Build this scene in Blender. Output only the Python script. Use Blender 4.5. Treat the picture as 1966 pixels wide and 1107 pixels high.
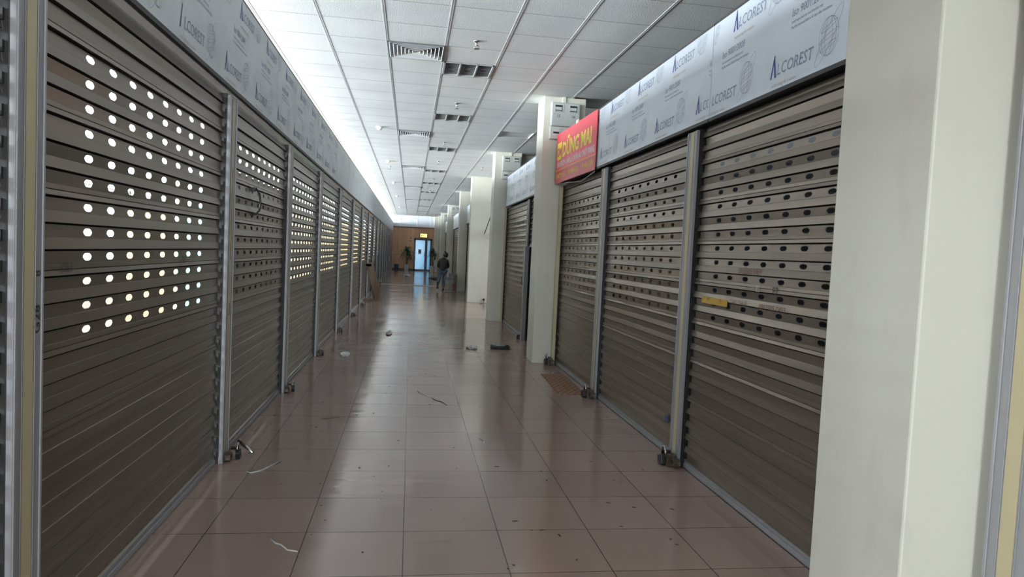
import bpy, bmesh, math, random
from mathutils import Vector, Matrix, Euler
random.seed(7)
SC = bpy.context.scene
for o in list(bpy.data.objects):
    bpy.data.objects.remove(o)
COL = SC.collection
PI = math.pi

# ------------------------------------------------------------------ camera
EYE = Vector((0, 0, 1.485)); YAW, PITCH, ROLL, FPX = .148, -.0517, .0479, 1327.28
fwd = Vector((math.sin(YAW)*math.cos(PITCH), math.cos(YAW)*math.cos(PITCH), math.sin(PITCH)))
r0 = Vector((math.cos(YAW), -math.sin(YAW), 0)); u0 = r0.cross(fwd)
rgt = r0*math.cos(ROLL) + u0*math.sin(ROLL); up = u0*math.cos(ROLL) - r0*math.sin(ROLL)
cd = bpy.data.cameras.new('camera'); cam = bpy.data.objects.new('camera', cd); COL.objects.link(cam)
M4 = Matrix((rgt, up, -fwd)).transposed().to_4x4(); M4.translation = EYE
cam.matrix_world = M4
cd.sensor_fit = 'HORIZONTAL'; cd.sensor_width = 36; cd.lens = FPX/1966*36; cd.clip_start = .05; cd.clip_end = 300
SC.camera = cam

# ------------------------------------------------------------------ world, daylight, exposure
vs = SC.view_settings
vs.view_transform = 'Standard'; vs.look = 'None'; vs.gamma = 1; vs.use_curve_mapping = False
vs.exposure = 1.7
W = bpy.data.worlds.new('daylight'); SC.world = W; W.use_nodes = True
bg = W.node_tree.nodes['Background']; bg.inputs[0].default_value = (.86, .95, 1.0, 1); bg.inputs[1].default_value = 1.6
SC.cycles.max_bounces = 10; SC.cycles.diffuse_bounces = 6; SC.cycles.glossy_bounces = 4
SC.cycles.caustics_reflective = False; SC.cycles.caustics_refractive = False
SC.cycles.sample_clamp_indirect = 6
SC.cycles.use_denoising = True


def daylight(name, loc, rot, sx, sy, power, col=(.90, .97, 1.0), portal=False):
    l = bpy.data.lights.new(name, 'AREA'); l.shape = 'RECTANGLE'; l.size = sx; l.size_y = sy
    l.energy = power; l.color = col
    if portal: l.cycles.is_portal = True
    o = bpy.data.objects.new(name, l); COL.objects.link(o); o.location = loc; o.rotation_euler = rot
    return o


XL, XR, XP = -1.175, 1.963, 1.69          # shutter faces and pillar faces
ZC, YB, YE = 3.591, -14.0, 46.0            # ceiling height, back end, end wall
OXL, OXR = -5.6, 5.2                      # outer walls
# daylight through the row of windows in the outer wall; back end and recess lamps are added fill
for i in range(5):
    daylight('window_daylight', (OXL-.25, -1.7+10.6*i, 2.92), (0, -PI/2, 0), 1.15, 10.4, 560)
daylight('back_end_fill', (.5, YB-.2, 1.75), (PI/2, 0, 0), 3.2, 3.0, 260)  # fill lamp added at an unseen corridor end behind the camera
daylight('recess_fill', (OXR+.25, 17.4, 1.95), (0, PI/2, 0), 1.9, 4.2, 6)  # fill lamp added to brighten the recess and deeper pillars

# ------------------------------------------------------------------ helpers
class MB:
    def __init__(s): s.bm = bmesh.new(); s.mi = 0
    def quad(s, *p):
        f = s.bm.faces.new([s.bm.verts.new(q) for q in p]); f.material_index = s.mi; return f
    def box(s, x0, x1, y0, y1, z0, z1, mat=None):
        v = [Vector((x, y, z)) for x in (x0, x1) for y in (y0, y1) for z in (z0, z1)]
        if mat: v = [mat @ a for a in v]
        v = [s.bm.verts.new(a) for a in v]
        for q in ((0, 1, 3, 2), (4, 6, 7, 5), (0, 4, 5, 1), (2, 3, 7, 6), (0, 2, 6, 4), (1, 5, 7, 3)):
            s.bm.faces.new([v[i] for i in q]).material_index = s.mi
        return s
    def ring(s, pts, close=False):
        return [s.bm.verts.new(p) for p in pts]
    def bridge(s, a, b, closed=True):
        n = len(a)
        for i in range(n if closed else n-1):
            j = (i+1) % n
            f = s.bm.faces.new([a[i], a[j], b[j], b[i]]); f.material_index = s.mi; f.smooth = True
    def tube(s, pts, r, n=8, cap=True):
        pts = [Vector(p) for p in pts]; rr = r if isinstance(r, (list, tuple)) else [r]*len(pts)
        prev = None; t0 = None; rings = []
        for i, p in enumerate(pts):
            t = (pts[min(i+1, len(pts)-1)] - pts[max(i-1, 0)]).normalized()
            if t0 is None:
                a = t.orthogonal().normalized()
            else:
                a = (prev - t*prev.dot(t)).normalized()
            prev = a; t0 = t; b = t.cross(a)
            rings.append(s.ring([p + (a*math.cos(2*PI*k/n) + b*math.sin(2*PI*k/n))*rr[i] for k in range(n)]))
        for i in range(len(rings)-1): s.bridge(rings[i], rings[i+1])
        if cap:
            s.bm.faces.new(rings[0][::-1]).material_index = s.mi; s.bm.faces.new(rings[-1]).material_index = s.mi
        return s
    def lathe(s, prof, c=(0, 0, 0), n=24, mat=None, cap=True):
        rings = []
        for r, z in prof:
            ps = [Vector((r*math.cos(2*PI*k/n), r*math.sin(2*PI*k/n), z)) for k in range(n)]
            if mat: ps = [mat @ q for q in ps]
            rings.append(s.ring([q + Vector(c) for q in ps]))
        for i in range(len(rings)-1): s.bridge(rings[i], rings[i+1])
        if cap:
            s.bm.faces.new(rings[0][::-1]).material_index = s.mi; s.bm.faces.new(rings[-1]).material_index = s.mi
        return s
    def strip(s, pts, w, nrm):
        """flat ribbon along pts, lying in the plane with normal nrm"""
        nrm = Vector(nrm); pts = [Vector(p) for p in pts]; L = []; R = []
        for i, p in enumerate(pts):
            t = (pts[min(i+1, len(pts)-1)] - pts[max(i-1, 0)])
            d = t.cross(nrm).normalized()*w/2
            L.append(s.bm.verts.new(p+d)); R.append(s.bm.verts.new(p-d))
        for i in range(len(pts)-1):
            s.bm.faces.new([L[i], L[i+1], R[i+1], R[i]]).material_index = s.mi
    def add_mesh(s, me, mat):
        vs_ = [s.bm.verts.new(mat @ v.co) for v in me.vertices]
        for p in me.polygons:
            try: s.bm.faces.new([vs_[i] for i in p.vertices]).material_index = s.mi
            except ValueError: pass
    def text(s, txt, size, mat, ax=1.0, extrude=0.0, bold=0.0, shear=0.0, align='LEFT'):
        cu = bpy.data.curves.new('tmp', 'FONT'); cu.body = txt; cu.size = size; cu.extrude = extrude; cu.offset = bold
        cu.shear = shear; cu.resolution_u = 2; cu.align_x = align
        ob = bpy.data.objects.new('tmp', cu); COL.objects.link(ob)
        me = bpy.data.meshes.new_from_object(ob)
        s.add_mesh(me, mat @ Matrix.Diagonal((ax, 1, 1, 1)))
        bpy.data.objects.remove(ob); bpy.data.meshes.remove(me); bpy.data.curves.remove(cu)
    def build(s, name, mat, parent=None, loc=None, bevel=0, smooth=False, rot=None, seg=2):
        me = bpy.data.meshes.new(name)
        bmesh.ops.recalc_face_normals(s.bm, faces=s.bm.faces)
        s.bm.to_mesh(me); s.bm.free()
        for m in (mat if isinstance(mat, (list, tuple)) else [mat]): me.materials.append(m)
        if smooth:
            for p in me.polygons: p.use_smooth = True
        o = bpy.data.objects.new(name, me); COL.objects.link(o)
        if parent: o.parent = parent
        if loc: o.location = loc
        if rot: o.rotation_euler = rot
        if bevel:
            b = o.modifiers.new('bevel', 'BEVEL'); b.width = bevel; b.segments = seg; b.limit_method = 'ANGLE'
        return o


def tag(o, label, cat, group=None):
    o['label'] = label; o['category'] = cat
    if group: o['group'] = group
    return o


def struct(o, label=None):
    o['kind'] = 'structure'
    if label: o['label'] = label
    return o


def root(name, loc, label, cat, group=None, rz=0):
    o = bpy.data.objects.new(name, None); COL.objects.link(o); o.location = loc; o.rotation_euler = (0, 0, rz)
    o.empty_display_size = .1
    return tag(o, label, cat, group)


def copy_tree(o, parent=None):
    c = o.copy(); COL.objects.link(c)
    if parent: c.parent = parent
    for ch in [x for x in bpy.data.objects if x.parent == o]: copy_tree(ch, c)
    return c


ORD = 'first second third fourth fifth sixth seventh eighth ninth tenth eleventh twelfth thirteenth fourteenth fifteenth sixteenth seventeenth eighteenth nineteenth twentieth'.split()

# ------------------------------------------------------------------ materials
def mat(name, col, rough=.5, metal=0, noise=None, bump=None, spec=None, coat=0, trans=None, emit=None):
    m = bpy.data.materials.new(name); m.use_nodes = True; nt = m.node_tree; N = nt.nodes; L = nt.links
    p = N['Principled BSDF']; p.inputs['Base Color'].default_value = (*col, 1)
    p.inputs['Roughness'].default_value = rough; p.inputs['Metallic'].default_value = metal
    if spec is not None: p.inputs['Specular IOR Level'].default_value = spec
    if coat: p.inputs['Coat Weight'].default_value = coat; p.inputs['Coat Roughness'].default_value = .08
    if emit: p.inputs['Emission Color'].default_value = (*emit[0], 1); p.inputs['Emission Strength'].default_value = emit[1]
    tc = N.new('ShaderNodeTexCoord')
    if noise:   # (scale xyz, detail, colour 2, low, high)
        sc, det, c2, lo, hi = noise
        mp = N.new('ShaderNodeMapping'); mp.inputs['Scale'].default_value = sc
        nz = N.new('ShaderNodeTexNoise'); nz.inputs['Scale'].default_value = 1; nz.inputs['Detail'].default_value = det
        mr = N.new('ShaderNodeMapRange'); mr.inputs[1].default_value = lo; mr.inputs[2].default_value = hi
        mx = N.new('ShaderNodeMix'); mx.data_type = 'RGBA'
        mx.inputs[6].default_value = (*col, 1); mx.inputs[7].default_value = (*c2, 1)
        L.new(tc.outputs['Object'], mp.inputs[0]); L.new(mp.outputs[0], nz.inputs['Vector']); L.new(nz.outputs[0], mr.inputs[0])
        L.new(mr.outputs[0], mx.inputs[0]); L.new(mx.outputs[2], p.inputs['Base Color'])
    if bump:
        sc, st = bump
        nb = N.new('ShaderNodeTexNoise'); nb.inputs['Scale'].default_value = sc; nb.inputs['Detail'].default_value = 4
        bp = N.new('ShaderNodeBump'); bp.inputs['Strength'].default_value = st; bp.inputs['Distance'].default_value = .01
        L.new(tc.outputs['Object'], nb.inputs['Vector']); L.new(nb.outputs[0], bp.inputs['Height']); L.new(bp.outputs[0], p.inputs['Normal'])
    if trans:
        t = N.new('ShaderNodeBsdfTranslucent'); t.inputs[0].default_value = (*col, 1)
        ms = N.new('ShaderNodeMixShader'); ms.inputs[0].default_value = trans
        L.new(p.outputs[0], ms.inputs[1]); L.new(t.outputs[0], ms.inputs[2]); L.new(ms.outputs[0], N['Material Output'].inputs[0])
    return m


def floor_material():
    m = mat('floor_tile', (.24, .17, .15), .1); nt = m.node_tree; N = nt.nodes; L = nt.links; p = N['Principled BSDF']
    tc = N.new('ShaderNodeTexCoord'); mp = N.new('ShaderNodeMapping'); mp.inputs['Location'].default_value = (-.022+.495*20, -5.571+.495*40, 0)
    L.new(tc.outputs['Object'], mp.inputs[0])
    br = N.new('ShaderNodeTexBrick'); br.offset = 0; br.squash = 1
    br.inputs['Scale'].default_value = 1; br.inputs['Brick Width'].default_value = .495; br.inputs['Row Height'].default_value = .495
    br.inputs['Mortar Size'].default_value = .003; br.inputs['Mortar Smooth'].default_value = .3; br.inputs['Bias'].default_value = 0
    br.inputs['Color1'].default_value = (.375, .27, .232, 1); br.inputs['Color2'].default_value = (.34, .245, .21, 1)
    br.inputs['Mortar'].default_value = (.07, .05, .04, 1)
    L.new(mp.outputs[0], br.inputs['Vector'])
    # dirt and scuffs
    nz = N.new('ShaderNodeTexNoise'); nz.inputs['Scale'].default_value = 1.3; nz.inputs['Detail'].default_value = 6
    L.new(tc.outputs['Object'], nz.inputs['Vector'])
    mr = N.new('ShaderNodeMapRange'); mr.inputs[1].default_value = .35; mr.inputs[2].default_value = .75; mr.inputs[3].default_value = .09; mr.inputs[4].default_value = .2
    L.new(nz.outputs[0], mr.inputs[0]); L.new(mr.outputs[0], p.inputs['Roughness'])
    nd = N.new('ShaderNodeTexNoise'); nd.inputs['Scale'].default_value = 24; nd.inputs['Detail'].default_value = 5; nd.inputs['Roughness'].default_value = .7
    L.new(tc.outputs['Object'], nd.inputs['Vector'])
    md = N.new('ShaderNodeMapRange'); md.inputs[1].default_value = .70; md.inputs[2].default_value = .78
    L.new(nd.outputs[0], md.inputs[0])
    mx = N.new('ShaderNodeMix'); mx.data_type = 'RGBA'; mx.inputs[7].default_value = (.09, .07, .06, 1)
    L.new(md.outputs[0], mx.inputs[0]); L.new(br.outputs['Color'], mx.inputs[6]); L.new(mx.outputs[2], p.inputs['Base Color'])
    # slight waviness of the glaze, stretched across the corridor
    m2 = N.new('ShaderNodeMapping'); m2.inputs['Scale'].default_value = (.7, 8, 1)
    nw = N.new('ShaderNodeTexNoise'); nw.inputs['Scale'].default_value = 1.0; nw.inputs['Detail'].default_value = 2
    L.new(tc.outputs['Object'], m2.inputs[0]); L.new(m2.outputs[0], nw.inputs['Vector'])
    b1 = N.new('ShaderNodeBump'); b1.inputs['Strength'].default_value = .26; b1.inputs['Distance'].default_value = .01
    L.new(nw.outputs[0], b1.inputs['Height'])
    b2 = N.new('ShaderNodeBump'); b2.inputs['Strength'].default_value = .4; b2.inputs['Distance'].default_value = .002; b2.invert = True
    L.new(br.outputs['Fac'], b2.inputs['Height']); L.new(b1.outputs[0], b2.inputs['Normal']); L.new(b2.outputs[0], p.inputs['Normal'])
    p.inputs['Specular IOR Level'].default_value = .6
    return m


def wood_wall_material():
    m = mat('pine_boards', (.42, .2, .09), .4); nt = m.node_tree; N = nt.nodes; L = nt.links; p = N['Principled BSDF']
    tc = N.new('ShaderNodeTexCoord')
    wv = N.new('ShaderNodeTexBrick'); wv.offset = 0; wv.inputs['Scale'].default_value = 1; wv.inputs['Brick Width'].default_value = .11; wv.inputs['Row Height'].default_value = 30
    wv.inputs['Mortar Size'].default_value = .006; wv.inputs['Color1'].default_value = (.60, .34, .18, 1); wv.inputs['Color2'].default_value = (.50, .27, .14, 1)
    wv.inputs['Mortar'].default_value = (.14, .06, .025, 1)
    mp = N.new('ShaderNodeMapping'); mp.inputs['Rotation'].default_value = (PI/2, 0, 0); mp.inputs['Location'].default_value = (0, 1, 10)
    L.new(tc.outputs['Object'], mp.inputs[0]); L.new(mp.outputs[0], wv.inputs['Vector'])
    nz = N.new('ShaderNodeTexNoise'); nz.inputs['Scale'].default_value = 6; nz.inputs['Detail'].default_value = 4
    m2 = N.new('ShaderNodeMapping'); m2.inputs['Scale'].default_value = (1.2, 1, .35); L.new(tc.outputs['Object'], m2.inputs[0]); L.new(m2.outputs[0], nz.inputs['Vector'])
    mr = N.new('ShaderNodeMapRange'); mr.inputs[1].default_value = .62; mr.inputs[2].default_value = .75
    L.new(nz.outputs[0], mr.inputs[0])
    mx = N.new('ShaderNodeMix'); mx.data_type = 'RGBA'; mx.inputs[7].default_value = (.2, .085, .035, 1)
    L.new(mr.outputs[0], mx.inputs[0]); L.new(wv.outputs[0], mx.inputs[6]); L.new(mx.outputs[2], p.inputs['Base Color'])
    return m


def zigzag_material():
    m = mat('woven_mat', (.3, .16, .09), .8); nt = m.node_tree; N = nt.nodes; L = nt.links; p = N['Principled BSDF']
    tc = N.new('ShaderNodeTexCoord'); sp = N.new('ShaderNodeSeparateXYZ'); L.new(tc.outputs['Object'], sp.inputs[0])
    pp = N.new('ShaderNodeMath'); pp.operation = 'PINGPONG'; pp.inputs[1].default_value = .06; L.new(sp.outputs[1], pp.inputs[0])
    ad = N.new('ShaderNodeMath'); ad.operation = 'ADD'; L.new(sp.outputs[0], ad.inputs[0]); L.new(pp.outputs[0], ad.inputs[1])
    md = N.new('ShaderNodeMath'); md.operation = 'PINGPONG'; md.inputs[1].default_value = .035; L.new(ad.outputs[0], md.inputs[0])
    gt = N.new('ShaderNodeMath'); gt.operation = 'GREATER_THAN'; gt.inputs[1].default_value = .018; L.new(md.outputs[0], gt.inputs[0])
    mx = N.new('ShaderNodeMix'); mx.data_type = 'RGBA'; mx.inputs[6].default_value = (.36, .21, .12, 1); mx.inputs[7].default_value = (.17, .075, .04, 1)
    L.new(gt.outputs[0], mx.inputs[0]); L.new(mx.outputs[2], p.inputs['Base Color'])
    return m


FLOOR = floor_material(); WOODWALL = wood_wall_material(); ZIG = zigzag_material()
CEIL = mat('ceiling_tile', (.78, .80, .80), .85, noise=((1.67, 1.67, 1), 1, (.72, .74, .75), .4, .7), bump=(110, .5))
GRID = mat('ceiling_grid_paint', (.70, .72, .72), .4)
GRID2 = mat('ceiling_reveal', (.30, .31, .31), .6)
PAINT = mat('cream_paint', (.61, .605, .53), .6, noise=((5, 5, 2.2), 6, (.54, .53, .48), .60, .82), bump=(35, .05))
SLAT = mat('bronze_slat', (.245, .207, .168), .29, .62, noise=((.8, .5, 9), 3, (.19, .16, .13), .4, .7))
SLAT_SHADE = mat('bronze_groove_shade', (.03, .025, .022), .6, .2)  # near-black slat bronze: shadow under the lips put into the groove colour
GUIDE = mat('dark_guide', (.025, .024, .024), .6)
ALU = mat('aluminium', (.36, .365, .385), .5, .3, noise=((20, 20, 1.5), 4, (.40, .41, .43), .5, .75))
TAPE = mat('beige_tape', (.52, .46, .29), .45, noise=((20, 20, 3), 5, (.42, .36, .23), .6, .75))
FILM = mat('film_on_composite', (.70, .78, .86), .35, .0, noise=((1.5, 1.5, 3), 3, (.64, .72, .80), .4, .7))
FILML = mat('greyer_film', (.62, .66, .69), .42, .1, noise=((2.2, 2.2, 4), 5, (.52, .56, .59), .45, .7))  # greyer, darker film tone for the window-side panels
EDGE = mat('black_edge', (.02, .02, .022), .5)
INKB = mat('navy_ink', (.06, .07, .32), .5)
INKG = mat('grey_blue_ink', (.25, .31, .45), .5)
INKP = mat('pale_ink', (.36, .42, .52), .5)
INKO = mat('faint_orange_ink', (.52, .42, .36), .5)
DARK = mat('dark_plastic', (.02, .02, .022), .35)
RUST = mat('rusty_steel', (.09, .06, .045), .55, .6, noise=((40, 40, 40), 4, (.17, .15, .13), .45, .6))
CHROME = mat('steel', (.5, .5, .5), .22, 1)
STUCCO = mat('plain_wall', (.72, .72, .70), .8)
DARKW = mat('dark_stall_wall', (.10, .11, .12), .85)
RED = mat('red_banner', (.88, .05, .085), .38)
RED2 = mat('red_banner_lower', (.66, .06, .07), .4)
YEL = mat('banner_yellow', (.95, .80, .06), .45)
WHT = mat('banner_white', (.85, .84, .86), .5)
METER = mat('meter_box_plastic', (.46, .49, .47), .5)
METERL = mat('meter_box_lower', (.52, .54, .52), .5)
GLASSD = mat('meter_window', (.03, .035, .04), .12)

# ------------------------------------------------------------------ room shell
f = MB(); f.quad((OXL, YB, 0), (OXR, YB, 0), (OXR, YE, 0), (OXL, YE, 0)); struct(f.build('floor', FLOOR))
CX0, CY0, CB = -.321, 7.329, .5987
nx0, nx1 = -9, 9; ny0, ny1 = -36, 65
# tiles taken out for vents (column index, row index)
DIFF = [(0, 0), (0, 9), (0, 18), (0, 28), (0, 39)]
GRIL = [(1, 1), (1, 6), (1, 12), (1, 19), (1, 25), (1, 31), (1, 38), (1, 46), (1, 54), (2, 60)]
skip = set(DIFF+GRIL)
c = MB()
for i in range(nx0, nx1+1):
    for j in range(ny0, ny1):
        if (i, j) in skip: continue
        x0 = max(OXL, CX0+i*CB); x1 = min(OXR, CX0+(i+1)*CB); y0 = max(YB, CY0+j*CB); y1 = min(YE, CY0+(j+1)*CB)
        if x1 <= x0 or y1 <= y0: continue
        dz = 0.0
        if (i, j) in ((4, 3), (3, 8), (4, 4)): dz = .02
        c.quad((x0, y0, ZC+dz), (x0, y1, ZC+dz), (x1, y1, ZC+dz), (x1, y0, ZC+dz))
ceil = struct(c.build('ceiling', CEIL))
c = MB(); c.box(OXL-.2, OXR+.2, YB, YE, ZC+.35, ZC+.45); c.build('roof_slab', DARKW, ceil)
g = MB(); g.mi = 1
for i in range(nx0, nx1+1):
    x = CX0+i*CB
    if OXL < x < OXR:
        g.mi = 0; g.box(x-.013, x-.003, YB, YE, ZC-.002, ZC+.03); g.box(x+.003, x+.013, YB, YE, ZC-.002, ZC+.03); g.mi = 1
        g.box(x-.004, x+.004, YB, YE, ZC-.0008, ZC+.03)
for j in range(ny0, ny1):
    y = CY0+j*CB
    if YB < y < YE: g.box(OXL, OXR, y-.004, y+.004, ZC-.0006, ZC+.02)
g.build('ceiling_grid', [GRID, GRID2], ceil)

# outer wall on the window side
w = MB()
w.box(OXL-.15, OXL, YB, YE, 0, .85); w.box(OXL-.15, OXL, YB, YE, 3.50, ZC+.4)
ys = [YB+2.65*i for i in range(23)]
for y in ys: w.box(OXL-.15, OXL, y-.08, y+.08, .85, 3.50)
struct(w.build('wall_left', STUCCO))
for k in range(22):
    a, b = ys[k]+.08, ys[k+1]-.08
    q = MB()
    q.box(OXL-.1, OXL-.05, a, b, .85, .9); q.box(OXL-.1, OXL-.05, a, b, 3.45, 3.50); q.box(OXL-.1, OXL-.05, a, a+.05, .9, 3.45)
    q.box(OXL-.1, OXL-.05, b-.05, b, .9, 3.45); q.box(OXL-.1, OXL-.05, (a+b)/2-.03, (a+b)/2+.03, .9, 3.45); q.box(OXL-.1, OXL-.05, a, b, 2.3, 2.35)
    struct(q.build('window_%d' % (k+1), ALU))
w = MB(); w.box(OXR, OXR+.15, YB, 15.3, 0, ZC+.4); w.box(OXR, OXR+.15, 19.5, YE, 0, ZC+.4); w.box(OXR, OXR+.15, 15.3, 19.5, 0, 1.0); w.box(OXR, OXR+.15, 15.3, 19.5, 2.9, ZC+.4)
struct(w.build('wall_right', DARKW))
q = MB()
for a_ in (15.3, 16.68, 18.06, 19.45): q.box(OXR+.04, OXR+.09, a_, a_+.05, 1.0, 2.9)
q.box(OXR+.04, OXR+.09, 15.3, 19.5, 1.0, 1.05); q.box(OXR+.04, OXR+.09, 15.3, 19.5, 2.85, 2.9); struct(q.build('window_30', ALU))  # unseen window added to go with the recess fill lamp
w = MB(); w.box(OXL, XL-.1, YB-.15, YB, 0, ZC+.4); w.box(XR+.15, OXR, YB-.15, YB, 0, ZC+.4); w.box(XL-.1, XR+.15, YB-.15, YB, 3.25, ZC+.4)
struct(w.build('wall_back', STUCCO))
w = MB(); w.box(XL-.12, XL-.02, YB, -1.5, 0, 3.07); struct(w.build('wall_light_block_left', STUCCO))  # unseen wall, added and sized to hold window light off the near pillar
w = MB(); w.box(XR+.02, XR+.12, YB, -.66, 0, 3.07); struct(w.build('wall_behind_right', STUCCO))
# side of the open recess past the third pillar
w = MB(); w.box(XP-.04, 4.6, 19.7, 20.1, 0, ZC); struct(w.build('wall_recess', PAINT, bevel=.012))
w = MB(); w.box(2.3, OXR, 14.95, 15.1, 0, ZC); struct(w.build('wall_recess_near', PAINT))

# end wall: boards below, white panels above, door opening
DX0, DX1, DZ = .20, 1.39, 2.13
w = MB(); w.box(-1.35, DX0, YE, YE+.12, 0, 2.80); w.box(OXL, -1.35, YE, YE+.12, 0, .85); w.box(OXL, -5.2, YE, YE+.12, .85, 2.80); w.box(DX1, OXR, YE, YE+.12, 0, 2.80); w.box(DX0, DX1, YE, YE+.12, DZ, 2.80)
endw = struct(w.build('wall_end', WOODWALL))
w = MB(); w.box(OXL, OXR, YE, YE+.12, 2.86, ZC+.4); w.build('upper_panel', mat('white_panel', (.62, .68, .74), .5), endw)
w = MB()
for x in (-.72, .36, 1.24): w.box(x-.03, x+.03, YE-.02, YE, 2.86, ZC)
w.build('panel_batten', mat('white_batten', (.8, .82, .84), .5), endw)
w = MB(); w.box(XL, 1.52, YE-.05, YE+.05, 2.79, 2.86); struct(w.build('trim_1', mat('dark_red_trim', (.16, .07, .05), .5)))
w = MB(); w.box(XL, DX0, YE-.02, YE, 0, .12); w.box(DX1, 1.7, YE-.02, YE, 0, .12); struct(w.build('baseboard_end', mat('dark_wood', (.09, .05, .035), .5)))
w = MB(); w.box(1.5, 2.1, YE-.25, YE, 0, ZC); struct(w.build('wall_end_return', PAINT))
NAVY = mat('navy_frame', (.012, .018, .035), .35)
w = MB()
w.box(DX0, DX0+.12, YE-.06, YE+.06, 0, DZ); w.box(DX1-.12, DX1, YE-.06, YE+.06, 0, DZ); w.box(DX0, DX1, YE-.06, YE+.06, DZ-.12, DZ); w.box(DX0, DX1, YE-.06, YE+.06, 0, .10)
w.box(.93, 1.09, YE-.06, YE+.06, .1, DZ-.1)
door = struct(w.build('door_1', NAVY, bevel=.005))
FROST = bpy.data.materials.new('frosted_glass'); FROST.use_nodes = True
nt = FROST.node_tree; nt.nodes.clear()
o_ = nt.nodes.new('ShaderNodeOutputMaterial'); t1 = nt.nodes.new('ShaderNodeBsdfTransparent'); t1.inputs[0].default_value = (.04, .10, .14, 1)
tl = nt.nodes.new('ShaderNodeBsdfTranslucent'); tl.inputs[0].default_value = (.20, .42, .54, 1)
gl = nt.nodes.new('ShaderNodeBsdfGlossy'); gl.inputs['Roughness'].default_value = .15
mm = nt.nodes.new('ShaderNodeMixShader'); mm.inputs[0].default_value = .5
m3 = nt.nodes.new('ShaderNodeMixShader'); m3.inputs[0].default_value = .05
nt.links.new(t1.outputs[0], mm.inputs[1]); nt.links.new(tl.outputs[0], mm.inputs[2]); nt.links.new(mm.outputs[0], m3.inputs[1]); nt.links.new(gl.outputs[0], m3.inputs[2]); nt.links.new(m3.outputs[0], o_.inputs[0])
w = MB(); w.box(.32, .93, YE-.005, YE+.005, .1, DZ-.12); w.box(1.09, 1.27, YE-.005, YE+.005, .1, DZ-.12); w.build('door_glass', FROST, door)
w = MB(); w.tube([(.90, YE-.07, .95), (.90, YE-.12, .97), (.90, YE-.12, 1.2), (.90, YE-.07, 1.22)], .012); w.build('door_handle', CHROME, door)
w = MB(); w.box(.50, .70, YE-.02, YE-.008, 1.10, 1.42)
po = w.build('door_notice', mat('notice_paper', (.7, .75, .78), .6)); tag(po, 'small framed notice stuck on the frosted glass of the end door', 'notice')
w = MB(); w.box(.53, .67, YE-.024, YE-.02, 1.17, 1.37); w.build('notice_picture', mat('notice_dark', (.12, .1, .11), .6), po)

w = MB()
for a_ in (-5.2, -3.3, -1.41): w.box(a_, a_+.06, YE+.02, YE+.08, .85, 2.8)
w.box(-5.2, -1.35, YE+.02, YE+.08, .85, .91); w.box(-5.2, -1.35, YE+.02, YE+.08, 2.74, 2.8)
struct(w.build('window_31', ALU))  # unseen window added so the far shutter holes look bright
# exit sign above the door
r = root('exit_sign', (.82, YE-.09, 2.2), 'small glowing yellow sign box above the end door', 'sign')
w = MB(); w.box(-.23, .23, -.05, .05, 0, .25); w.build('sign_box', mat('sign_case', (.5, .42, .1), .4), r)
w = MB(); w.box(-.21, .21, -.056, -.05, .02, .23); w.build('sign_face', mat('sign_light', (.9, .8, .2), .4, emit=((1, .78, .16), .8)), r)
w = MB(); w.box(-.16, -.02, -.062, -.056, .13, .17); w.box(-.16, -.12, -.062, -.056, .05, .17); w.box(-.05, -.02, -.062, -.056, .07, .17)
w.build('sign_mark', mat('sign_dark', (.25, .18, .02), .5), r)
r = root('wall_lamp', (-.02, YE-.04, 1.92), 'small brown wall lamp on the pine boards beside the end door', 'lamp')
w = MB(); w.box(-.05, .05, 0, .04, 0, .22); w.build('back_plate', mat('lamp_brown', (.12, .06, .04), .4), r)
w = MB(); w.lathe([(.02, .05), (.035, .08), (.035, .13), (.02, .16)], (0, -.03, 0), 12); w.build('lamp_glass', mat('lamp_glass', (.7, .62, .55), .3), r)

# floor strips across the corridor
w = MB(); w.box(XL, -.68, 27.75, 27.95, 0, .022); w.box(-.66, 1.66, 27.55, 27.72, 0, .022); struct(w.build('trim_2', mat('beige_strip', (.48, .40, .33), .4)))

# ------------------------------------------------------------------ roller shutters
PIT = .0931; H0 = 2.134; ZTOP = 2.42
_r = random.Random(4); TILT = [(lambda a: (.001-a, .001+a))(_r.uniform(-.0022, .0022)) for _ in range(31)]
TILT[0] = TILT[3] = (-.0015, .0035); TILT[30] = (-.001, .003)


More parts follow.
